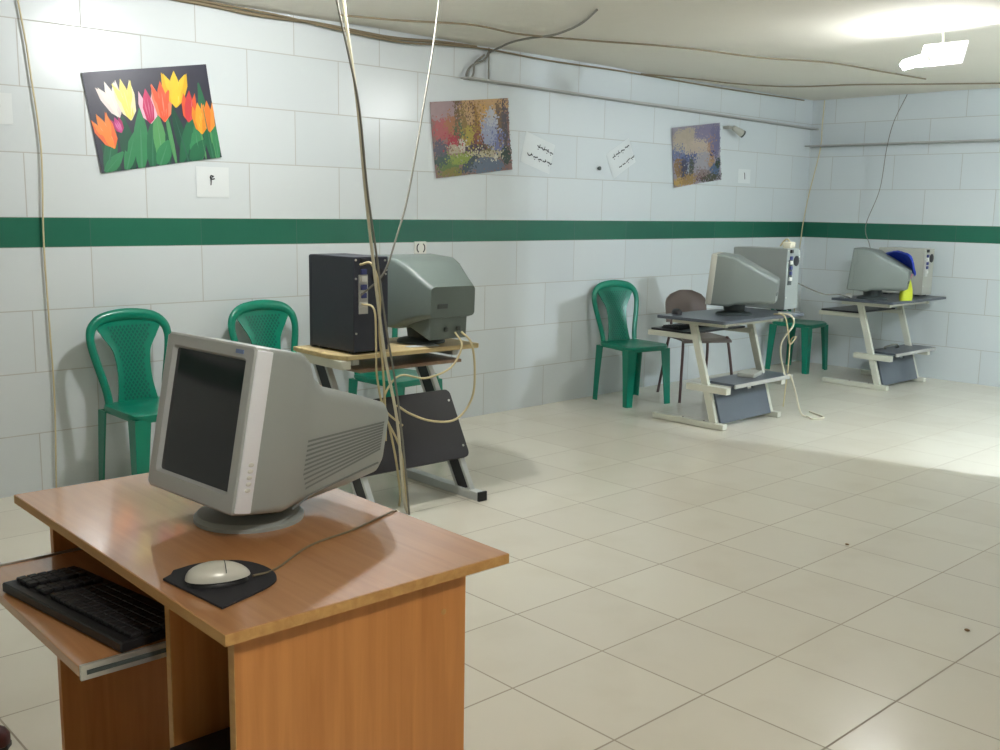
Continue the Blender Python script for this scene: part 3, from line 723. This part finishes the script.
def dabs(A, w_, h_, n, jit, smin, smax):
    base = list(A.p)
    for k in range(n):
        x, y = random.uniform(-w_/2, w_/2), random.uniform(-h_/2, h_/2)
        sx, sy = x+random.gauss(0, jit), y+random.gauss(0, jit); mi = 0
        for m_, poly in reversed(base):
            if inside(poly, sx, sy): mi = m_; break
        r = random.uniform(smin, smax); a = random.uniform(0, PI); e = random.uniform(.4, 1)
        A.p.append((mi, [(x+r*math.cos(a)*math.cos(t)-r*e*math.sin(a)*math.sin(t), y+r*math.sin(a)*math.cos(t)+r*e*math.cos(a)*math.sin(t)) for t in [2*PI*q/7 for q in range(7)]]))
# tulips
random.seed(11)
W_, H_ = .662, .478
A = Paint((52, 52, 66))
G1, G2, G3, G4 = (34, 104, 70), (52, 130, 84), (24, 78, 58), (84, 150, 92)
for x0, y0, x1, y1, wd, c in ((-.30, -.24, -.22, -.02, .035, G1), (-.24, -.24, -.30, -.10, .03, G3), (-.17, -.24, -.17, .02, .04, G3), (-.12, -.24, -.07, .05, .04, G2), (-.06, -.24, -.02, -.02, .035, G1), (0, -.24, .01, .04, .035, G4), (.03, -.24, .08, .03, .02, G3), (.07, -.24, .06, .05, .012, G4), (.14, -.24, .10, .05, .03, G3), (.10, -.24, .22, .02, .03, G1), (.20, -.24, .21, -.06, .045, G2), (.28, -.24, .27, .15, .03, G1), (.24, -.24, .235, -.05, .008, G4), (.30, -.24, .29, -.05, .008, G4), (-.20, -.24, -.12, -.06, .03, G2), (-.02, -.24, .05, -.12, .04, G2), (.16, -.24, .25, -.14, .04, G1), (.31, -.24, .32, -.05, .02, G2), (-.31, -.24, -.20, -.15, .03, G2)):
    A.leaf(c, x0, y0, x1, y1, wd)
A.tulip((244, 236, 226), (236, 222, 216), -.205, .10, .075, .18, .25, .6)
A.tulip((190, 60, 128), (170, 40, 100), -.20, -.02, .05, .08, .3)
A.tulip((246, 230, 120), (250, 240, 190), -.135, .095, .085, .20, .1, .2)
A.tulip((240, 140, 60), (238, 112, 60), -.268, -.045, .085, .18, .35, .2)
A.tulip((194, 44, 96), (238, 190, 206), -.025, .055, .09, .17, 0)
A.tulip((238, 92, 56), (244, 130, 96), .055, .07, .09, .20, -.05, .2)
A.tulip((240, 200, 50), (226, 180, 36), .135, .125, .10, .18, -.1, .5)
A.tulip((206, 58, 66), (224, 92, 52), .195, .035, .075, .16, -.2)
A.tulip((238, 168, 48), (226, 140, 38), .245, -.03, .08, .16, 0)
A.tulip((232, 124, 44), (238, 150, 60), .295, -.025, .075, .16, -.05)
sheet_obj('poster', 'poster of red, orange and yellow tulips on a dark ground, taped to the left wall', 'poster', -6.470, 1.838, W_, H_, 9.3, A.p, A.m, 'wall posters')
# woodland with stream
random.seed(5)
B = Paint((150, 118, 112))
B.blob((206, 168, 120), .10, .17, .26, .10); B.blob((228, 180, 96), .13, .12, .14, .07); B.blob((176, 150, 150), -.24, .19, .14, .08)
for x, c in ((-.12, (120, 96, 58)), (-.06, (146, 120, 62)), (.0, (112, 84, 60)), (.06, (168, 128, 60)), (.25, (130, 104, 78)), (.30, (96, 88, 92))):
    B.blob(c, x, .08, .028, .17, .2)
B.blob((186, 96, 96), -.26, .06, .08, .07); B.blob((178, 116, 74), -.18, .08, .07, .06); B.blob((82, 108, 66), -.12, .03, .05, .05); B.blob((188, 168, 70), -.02, .0, .08, .06); B.blob((140, 84, 66), .06, -.02, .06, .07)
B.blob((170, 176, 200), .16, .02, .09, .11); B.blob((202, 206, 212), .17, .10, .05, .08); B.blob((128, 132, 176), .22, -.04, .08, .07)
B.blob((78, 66, 78), .02, -.075, .14, .03); B.blob((96, 92, 108), -.28, -.06, .06, .06)
B.add((178, 50, 66), [(-.22, -.035), (-.205, .03), (-.12, .015), (-.095, -.04)]); B.add((196, 184, 156), [(-.21, -.035), (-.10, -.04), (-.10, -.095), (-.21, -.09)]); B.add((222, 216, 204), [(-.105, -.03), (-.09, 0), (-.07, -.03), (-.07, -.09), (-.105, -.09)])
B.blob((70, 92, 84), -.27, -.13, .09, .04); B.blob((150, 166, 74), -.13, -.13, .13, .035); B.blob((106, 128, 70), -.23, -.17, .09, .03); B.blob((206, 196, 158), .05, -.105, .11, .025)
B.blob((110, 122, 140), .10, -.19, .17, .05); B.blob((74, 86, 92), -.04, -.17, .10, .03, rot=.5); B.blob((142, 132, 70), -.20, -.21, .10, .03); B.blob((200, 190, 160), .18, -.11, .09, .035); B.blob((128, 116, 80), .13, -.09, .06, .025); B.blob((62, 78, 66), .29, -.13, .05, .06); B.blob((226, 222, 206), .20, -.135, .025, .02)
dabs(B, .683, .47, 2600, .024, .004, .009)
sheet_obj('poster', 'poster of a woodland cottage by a stream in autumn colours, middle of the three posters', 'poster', -4.294, 1.866, .683, .47, 6.8, B.p, B.m, 'wall posters')
random.seed(9)
D = Paint((166, 158, 170))
D.blob((196, 182, 160), -.14, .12, .20, .10); D.blob((146, 138, 166), .16, .16, .20, .08); D.blob((206, 190, 170), .0, .06, .22, .06); D.blob((132, 128, 160), .26, .08, .08, .14)
D.blob((122, 132, 168), -.25, .03, .12, .05); D.blob((98, 108, 150), -.10, -.02, .20, .03); D.blob((176, 172, 178), .08, -.06, .12, .08); D.blob((186, 150, 124), .19, .05, .04, .06)
D.blob((150, 118, 78), -.26, -.08, .06, .07); D.blob((70, 72, 96), -.18, -.11, .045, .09); D.blob((78, 84, 74), -.08, -.10, .03, .08); D.blob((170, 180, 190), -.13, -.12, .02, .06); D.blob((60, 58, 92), .21, -.02, .03, .03)
D.blob((188, 148, 104), .20, -.07, .05, .05); D.blob((96, 118, 150), .24, -.14, .07, .06); D.blob((150, 132, 128), .05, -.16, .12, .04); D.blob((84, 84, 66), .16, -.20, .18, .03); D.blob((170, 138, 84), -.14, -.19, .14, .04); D.blob((196, 164, 96), -.27, -.20, .06, .04); D.blob((110, 70, 70), .02, -.19, .08, .02); D.blob((74, 92, 72), .29, -.10, .04, .05)
dabs(D, .66, .47, 2600, .024, .004, .009)
sheet_obj('poster', 'poster of a hazy harbour scene in lilac and gold, nearest the far corner', 'poster', -1.805, 1.872, .66, .47, 7.4, D.p, D.m, 'wall posters')

# paper notices; strokes are flat ink bands
def stroke(F, bm, pts, wd):
    P = [Vector(p) for p in cat([(x, y, 0) for x, y in pts], 5)] if len(pts) > 2 else [Vector((x, y, 0)) for x, y in pts]
    L, R = [], []
    for i, p in enumerate(P):
        d = (P[min(i+1, len(P)-1)]-P[max(i-1, 0)]).normalized(); n = Vector((-d.y, d.x, 0))*wd/2
        L.append(bm.verts.new(F(p.x+n.x, p.y+n.y, .003))); R.append(bm.verts.new(F(p.x-n.x, p.y-n.y, .003)))
    for a in range(len(L)-1): bm.faces.new((L[a], L[a+1], R[a+1], R[a]))
def notice(label, cx, cz, w_, h_, ang, strokes, group):
    o = sheet_obj('paper_notice', label, 'sign', cx, cz, w_, h_, ang, [], ['paper'], group, .002, -.002)
    F = wall_frame(cx, cz, ang, -.002); bm = bmesh.new()
    for pts, wd in strokes: stroke(F, bm, pts, wd)
    obj('lettering', bm, 'ink', o, 0)
    return o
GP = 'paper notices on the left wall'
four = [([(.004, .030), (-.010, .034), (-.014, .022), (-.002, .016), (.012, .019)], .007), ([(-.013, .030), (-.010, .005), (-.012, -.016)], .0065), ([(-.012, .022), (.000, .027), (.008, .034)], .004)]
notice('white paper with a black numeral, taped below the tulip poster', -6.158, 1.523, .19, .16, 0, four, GP)
notice('small white paper with a single thin stroke, right of the harbour poster', -1.09, 1.722, .19, .12, 0, [([(-.006, .028), (.002, .022), (.006, -.004), (.010, -.026)], .010)], GP)
five = [([(0, .04), (.022, .028), (.026, .004), (.012, -.012), (0, .0), (-.012, -.012), (-.026, .004), (-.022, .028), (0, .04)], .008)]
notice('white paper with a numeral at the left edge, left of the beige cable', -7.245, 1.825, .17, .14, 0, five, GP)
def scribble(y, x0, x1, sd):
    r = random.Random(sd); out = []; x = x0
    while x < x1:
        L = r.uniform(.03, .055); k = 4
        out.append(([(x+L*i/k, y+r.uniform(-.006, .007)) for i in range(k+1)], .008))
        if r.random() < .7: out.append(([(x+L*.7, y), (x+L*.75, y+r.uniform(.014, .022))], .006))
        if r.random() < .6: out.append(([(x+L*.4-.004, y-.017), (x+L*.4+.005, y-.017)], .006))
        x += L + r.uniform(.004, .012)
    return out
notice('white notice with two slanting black lines of writing, right of the woodland poster', -3.675, 1.795, .30, .21, -15, scribble(.042, -.02, .12, 1)+scribble(-.035, -.10, .11, 2), GP)
notice('white notice with two lines of writing rising rightward, left of the harbour poster', -2.770, 1.800, .29, .20, 28, scribble(.045, -.09, .12, 3)+scribble(-.05, -.05, .12, 4), GP)
# small wall fittings
bm = bmesh.new(); add_lathe(bm, [(.006, 0), (.006, .006), (.014, .010), (.015, .022), (.004, .025)], (0, 0, 0), 12); bmesh.ops.rotate(bm, matrix=Matrix.Rotation(PI/2, 3, 'X'), verts=bm.verts); bmesh.ops.translate(bm, vec=(-3.03, 0, 1.715), verts=bm.verts)
tag(obj('wall_peg', bm, 'dim_dark', None, 40), 'tiny dark peg in the white wall between the two writing notices', 'peg')
t = thing('lamp_socket', 'small cream fitting with a dark open end, right of the harbour poster', 'lamp socket', (-1.38, -.02, 2.10), 0)
Rm = Vector((.75, -.35, -.42)).to_track_quat('Z', 'Y').to_matrix().to_4x4()
bm = bmesh.new(); add_lathe(bm, [(.014, -.03), (.022, -.02), (.026, .03), (.030, .05), (.030, .075)], (0, 0, 0), 20); bmesh.ops.transform(bm, matrix=Rm, verts=bm.verts); bmesh.ops.translate(bm, vec=(0, -.06, 0), verts=bm.verts); obj('socket_body', bm, 'pale_housing', t, 40)
bm = bmesh.new(); add_lathe(bm, [(.031, .074), (.032, .088), (.026, .09)], (0, 0, 0), 20); bmesh.ops.transform(bm, matrix=Rm, verts=bm.verts); bmesh.ops.translate(bm, vec=(0, -.06, 0), verts=bm.verts); obj('socket_mouth', bm, 'dim_dark', t, 40)
bm = bmesh.new(); add_box(bm, (-.045, -.02, .012), (.07, .06, .024), .006); obj('bracket', bm, 'pale_housing', t, 40)
t = thing('wall_socket', 'white wall socket with dark openings, above the green-grey monitor', 'wall socket', (-4.73, 0, 1.155), 0)
bm = bmesh.new(); add_box(bm, (0, -.006, 0), (.095, .012, .08), .003); obj('socket_plate', bm, 'white_plastic', t, 20)
for s in (-1, 1):
    bm = bmesh.new(); add_tube(bm, [(s*.018, -.0125, .026), (s*.030, -.0125, .012), (s*.030, -.0125, -.012), (s*.018, -.0125, -.026)], .004, 6); obj('opening', bm, 'black', t, 30)

# ---------------------------------------------------------------- cables
def cable(label, pts, r, m_, name='cable', n=6, cat_='cable', group=None):
    bm = bmesh.new(); add_tube(bm, pts, r, 7, n=n); return tag(obj(name, bm, m_, None, 60), label, cat_, group)
cable('beige cable hanging down the left wall to the floor, left of the tulip poster', [(-7.13, -.012, 2.44), (-7.09, -.015, 2.15), (-7.075, -.015, 2.0), (-7.045, -.015, 1.65), (-7.056, -.015, 1.226), (-7.05, -.015, .795), (-7.045, -.015, .45), (-7.06, -.015, .01)], .0042, 'cable_beige')
cable('thick cream cable dropping from the ceiling in front of the black tower to the floor', [(-6.36, -1.46, 2.44), (-6.345, -1.48, 2.176), (-6.303, -1.5, 1.844), (-6.265, -1.5, 1.5), (-6.229, -1.5, 1.226), (-6.165, -1.5, .787), (-6.092, -1.5, .463), (-6.045, -1.49, .10), (-6.0, -1.46, .008)], .0072, 'cable_white')
cable('grey cable dropping from the ceiling beside the cream one to the black tower', [(-6.44, -1.5, 2.44), (-6.408, -1.51, 2.225), (-6.345, -1.51, 2.0), (-6.298, -1.51, 1.805), (-6.262, -1.51, 1.5), (-6.225, -1.51, 1.28), (-6.195, -1.50, 1.15), (-6.17, -1.52, .9), (-6.11, -1.52, .6), (-6.06, -1.51, .3), (-6.02, -1.50, .008)], .0048, 'cable_grey')
cable('thin grey cable from the ceiling sweeping left into the black tower', [(-5.80, -1.45, 2.44), (-5.827, -1.46, 2.31), (-5.862, -1.46, 2.1), (-5.898, -1.46, 1.921), (-5.993, -1.46, 1.485), (-6.06, -1.46, 1.29), (-6.12, -1.44, 1.12), (-6.185, -1.36, 1.02)], .0045, 'cable_grey')
cable('beige cable from the top port of the black tower down below the desk', [(-6.185, -1.355, 1.155), (-6.17, -1.42, 1.16), (-6.15, -1.45, 1.05), (-6.15, -1.45, .85), (-6.14, -1.46, .70), (-6.12, -1.45, .50), (-6.11, -1.44, .36)], .0055, 'cable_beige')
cable('second beige cable from the black tower hanging over the desk edge', [(-6.18, -1.36, .98), (-6.165, -1.43, .96), (-6.17, -1.45, .80), (-6.165, -1.45, .66), (-6.12, -1.45, .48), (-6.03, -1.45, .30), (-5.97, -1.42, .012)], .005, 'cable_beige')
cable('looping beige cable from the green-grey monitor down past the desk and back', [(-5.62, -1.40, .82), (-5.60, -1.45, .77), (-5.58, -1.455, .65), (-5.59, -1.45, .50), (-5.70, -1.46, .41), (-5.85, -1.46, .42), (-5.98, -1.46, .47), (-6.06, -1.46, .52)], .0055, 'cable_beige')
cable('pale cable looping under the plywood desk top', [(-5.66, -1.40, .82), (-5.66, -1.45, .76), (-5.72, -1.44, .66), (-5.86, -1.42, .62), (-6.02, -1.43, .65), (-6.11, -1.44, .58), (-6.11, -1.44, .50), (-6.02, -1.45, .42)], .005, 'cable_beige')
cable('beige cable trailing to the floor beneath the plywood desk', [(-6.06, -1.40, .42), (-6.02, -1.40, .25), (-5.98, -1.38, .08), (-5.96, -1.35, .006), (-5.90, -1.28, .006)], .0055, 'cable_beige')
cable('beige cable hanging down the far corner to the pale tower', [(-.045, -.14, 2.44), (-.05, -.135, 2.2), (-.05, -.13, 1.994), (-.06, -.05, 1.583), (-.10, -.03, 1.3), (-.117, -.03, 1.163), (-.14, -.035, 1.05), (-.15, -.03, .6), (-.15, -.02, .03)], .005, 'cable_beige')
cable('thin grey cable hanging on the right wall to the far monitor with the blue cloth', [(-.05, -.92, 2.44), (-.22, -.9, 2.2), (-.21, -.849, 1.974), (-.12, -.77, 1.628), (-.15, -.68, 1.316), (-.4, -.85, 1.16), (-.84, -1.10, 1.085)], .0035, 'cable_grey')
cable('grey ceiling wire winding along the ceiling to the lamp at upper right', [(-5.5, -.25, 2.437), (-5.2, -.40, 2.432), (-4.85, -.60, 2.432), (-4.45, -.60, 2.43), (-3.95, -.78, 2.432), (-3.65, -.93, 2.432), (-3.29, -1.05, 2.432), (-2.75, -1.16, 2.432), (-2.26, -1.39, 2.432), (-1.6, -1.45, 2.434), (-1.0, -1.5, 2.436)], .006, 'cable_brown', n=8)
cable('grey ceiling wire along the left wall and across the far corner', [(-2.6, -.03, 2.432), (-2.035, -.165, 2.434), (-1.6, -.26, 2.432), (-1.2, -.5, 2.432), (-1.0, -.95, 2.434), (-.7, -1.4, 2.434), (-.3, -2.0, 2.436)], .006, 'cable_brown', n=8)
cable('sagging bundle of dusty wires along the join of left wall and ceiling', [(-7.6, -.02, 2.436), (-6.9, -.025, 2.432), (-6.2, -.02, 2.425), (-5.9, -.03, 2.412), (-5.5, -.03, 2.418), (-5.0, -.03, 2.405), (-4.6, -.03, 2.425), (-4.3, -.04, 2.43)], .010, 'cable_brown', n=8)
cable('thin wire sagging under the wire bundle near the ceiling', [(-6.4, -.03, 2.44), (-5.8, -.05, 2.425), (-5.3, -.05, 2.395), (-4.9, -.05, 2.385), (-4.55, -.05, 2.41), (-4.2, -.05, 2.425), (-3.6, -.03, 2.42), (-2.8, -.02, 2.43), (-1.6, -.02, 2.425), (-.2, -.02, 2.435)], .006, 'cable_brown', n=8)
cable('grey wire leaving the left wall and curving across the ceiling', [(-4.17, -.02, 2.41), (-4.25, -.3, 2.436), (-4.32, -.55, 2.43), (-4.31, -.74, 2.432), (-4.46, -1.07, 2.434), (-4.7, -1.4, 2.437)], .007, 'cable_grey', n=8)
cable('coiled grey wire end hanging at the left tip of the wall ledge', [(-4.17, -.02, 2.42), (-4.22, -.03, 2.36), (-4.33, -.03, 2.31), (-4.375, -.03, 2.25), (-4.345, -.03, 2.225), (-4.315, -.03, 2.26), (-4.30, -.03, 2.33), (-4.22, -.03, 2.39)], .007, 'cable_grey')
cable('short grey wire dropping straight down to the end of the wall ledge', [(-4.17, -.02, 2.44), (-4.172, -.02, 2.34), (-4.17, -.02, 2.235)], .006, 'cable_grey')
cable('white cable falling from the low shelf of the slate desk to the floor', [(-2.74, -1.40, .745), (-2.72, -1.485, .73), (-2.66, -1.47, .66), (-2.72, -1.42, .52), (-2.61, -1.40, .31), (-2.57, -1.42, .30), (-2.52, -1.44, .18), (-2.48, -1.47, .03), (-2.46, -1.52, .007), (-2.50, -1.57, .006), (-2.42, -1.60, .006), (-2.36, -1.57, .006), (-2.27, -1.42, .006)], .0065, 'cable_white')
cable('second pale cable behind the slate desk reaching the green corner chair', [(-2.80, -1.40, .74), (-2.78, -1.47, .73), (-2.72, -1.47, .62), (-2.60, -1.42, .52), (-2.40, -1.35, .55), (-2.30, -1.25, .50), (-2.26, -1.22, .30), (-2.26, -1.2, .007)], .005, 'cable_beige')
cable('grey cable swinging between the pale tower and the far corner desk', [(-2.40, -1.12, 1.05), (-2.30, -1.10, 1.0), (-2.0, -1.1, .90), (-1.6, -1.1, .80), (-1.25, -1.05, .775), (-1.07, -1.05, .7415)], .005, 'cable_grey')
cable('loose loop of wire on the low shelf of the far corner desk', [(-.72, -1.22, .312), (-.80, -1.25, .335), (-.74, -1.31, .36), (-.64, -1.29, .33), (-.57, -1.24, .312)], .007, 'cable_grey')
# clutter on the low shelf and pale adapter by the far corner desk
bm = bmesh.new(); add_box(bm, (-2.83, -1.26, .3185), (.20, .12, .030), .006, Matrix.Rotation(.3, 4, 'Z')); tag(obj('power_strip', bm, 'pale_housing', None, 20), 'dusty pale box lying on the low shelf of the slate desk', 'box')
t = thing('power_adapter', 'small white adapter lying on the left corner of the far corner desk', 'adapter', (-1.03, -1.02, .736), .4)
bm = bmesh.new(); add_box(bm, (0, 0, .018), (.07, .05, .036), .008); obj('adapter_body', bm, 'white_plastic', t, 30)
bm = bmesh.new(); add_tube(bm, [(-.03, 0, .018), (-.06, .01, .012), (-.08, .03, .004)], .003, 6); obj('lead', bm, 'white_plastic', t, 30)
bm = bmesh.new(); add_prism(bm, [(-5.86, -1.30), (-5.70, -1.33), (-5.68, -1.27), (-5.85, -1.25)], 'z', .7505, .753); tag(obj('paper_slip', bm, 'paper', None, 0), 'white slip of paper on the plywood desk under the green-grey monitor', 'paper')
t = thing('power_adapter', 'small cream adapter on top of the pale narrow tower by the far corner', 'adapter', (-2.45, -1.28, 1.1702), .2)
bm = bmesh.new(); add_box(bm, (0, 0, .022), (.11, .06, .044), .01); obj('adapter_body', bm, 'cable_white', t, 30)
bm = bmesh.new(); add_tube(bm, [(.03, 0, .03), (.05, .03, .06), (.07, .06, .05), (.075, .09, .01)], .006, 6); obj('lead', bm, 'cable_beige', t, 30)
# things on the floor
t = thing('shoe', 'dark red shoe toe at the lower left edge, behind the wooden desk', 'shoe', (-8.20, -2.345, 0), math.radians(-20))
bm = bmesh.new(); rings = []
for x, hw, h in ((-.13, .03, .07), (-.10, .036, .085), (-.03, .036, .08), (.03, .045, .06), (.09, .046, .05), (.12, .034, .036), (.132, .012, .02)):
    rings.append([bm.verts.new((x, hw*math.cos(a), .016+max(0, math.sin(a))*h if math.sin(a) > 0 else .012)) for a in [2*PI*k/16 for k in range(16)]])
skin(bm, rings); obj('upper', bm, 'red_shoe', t, 60)
bm = bmesh.new(); add_prism(bm, [(-.135, -.03), (-.05, -.037), (.08, -.048), (.125, -.03), (.135, 0), (.125, .03), (.08, .048), (-.05, .037), (-.135, .03)], 'z', 0, .014, .002); obj('sole', bm, 'black', t, 20)
for k, (x, y, lab) in enumerate(((-4.854, -3.058, 'tiny brown crumb on a tile joint in the middle of the floor'), (-5.403, -3.788, 'small brown flake on the floor tiles at lower right'))):
    bm = bmesh.new(); bmesh.ops.create_icosphere(bm, subdivisions=2, radius=.009)
    for v in bm.verts: v.co *= 1+.4*noise.noise(v.co*90+Vector((k*5, 0, 0))); v.co.z *= .35
    bmesh.ops.translate(bm, vec=(x, y, .004), verts=bm.verts); tag(obj('crumb', bm, 'crumb', None, 60), lab, 'crumb', 'bits on the floor')
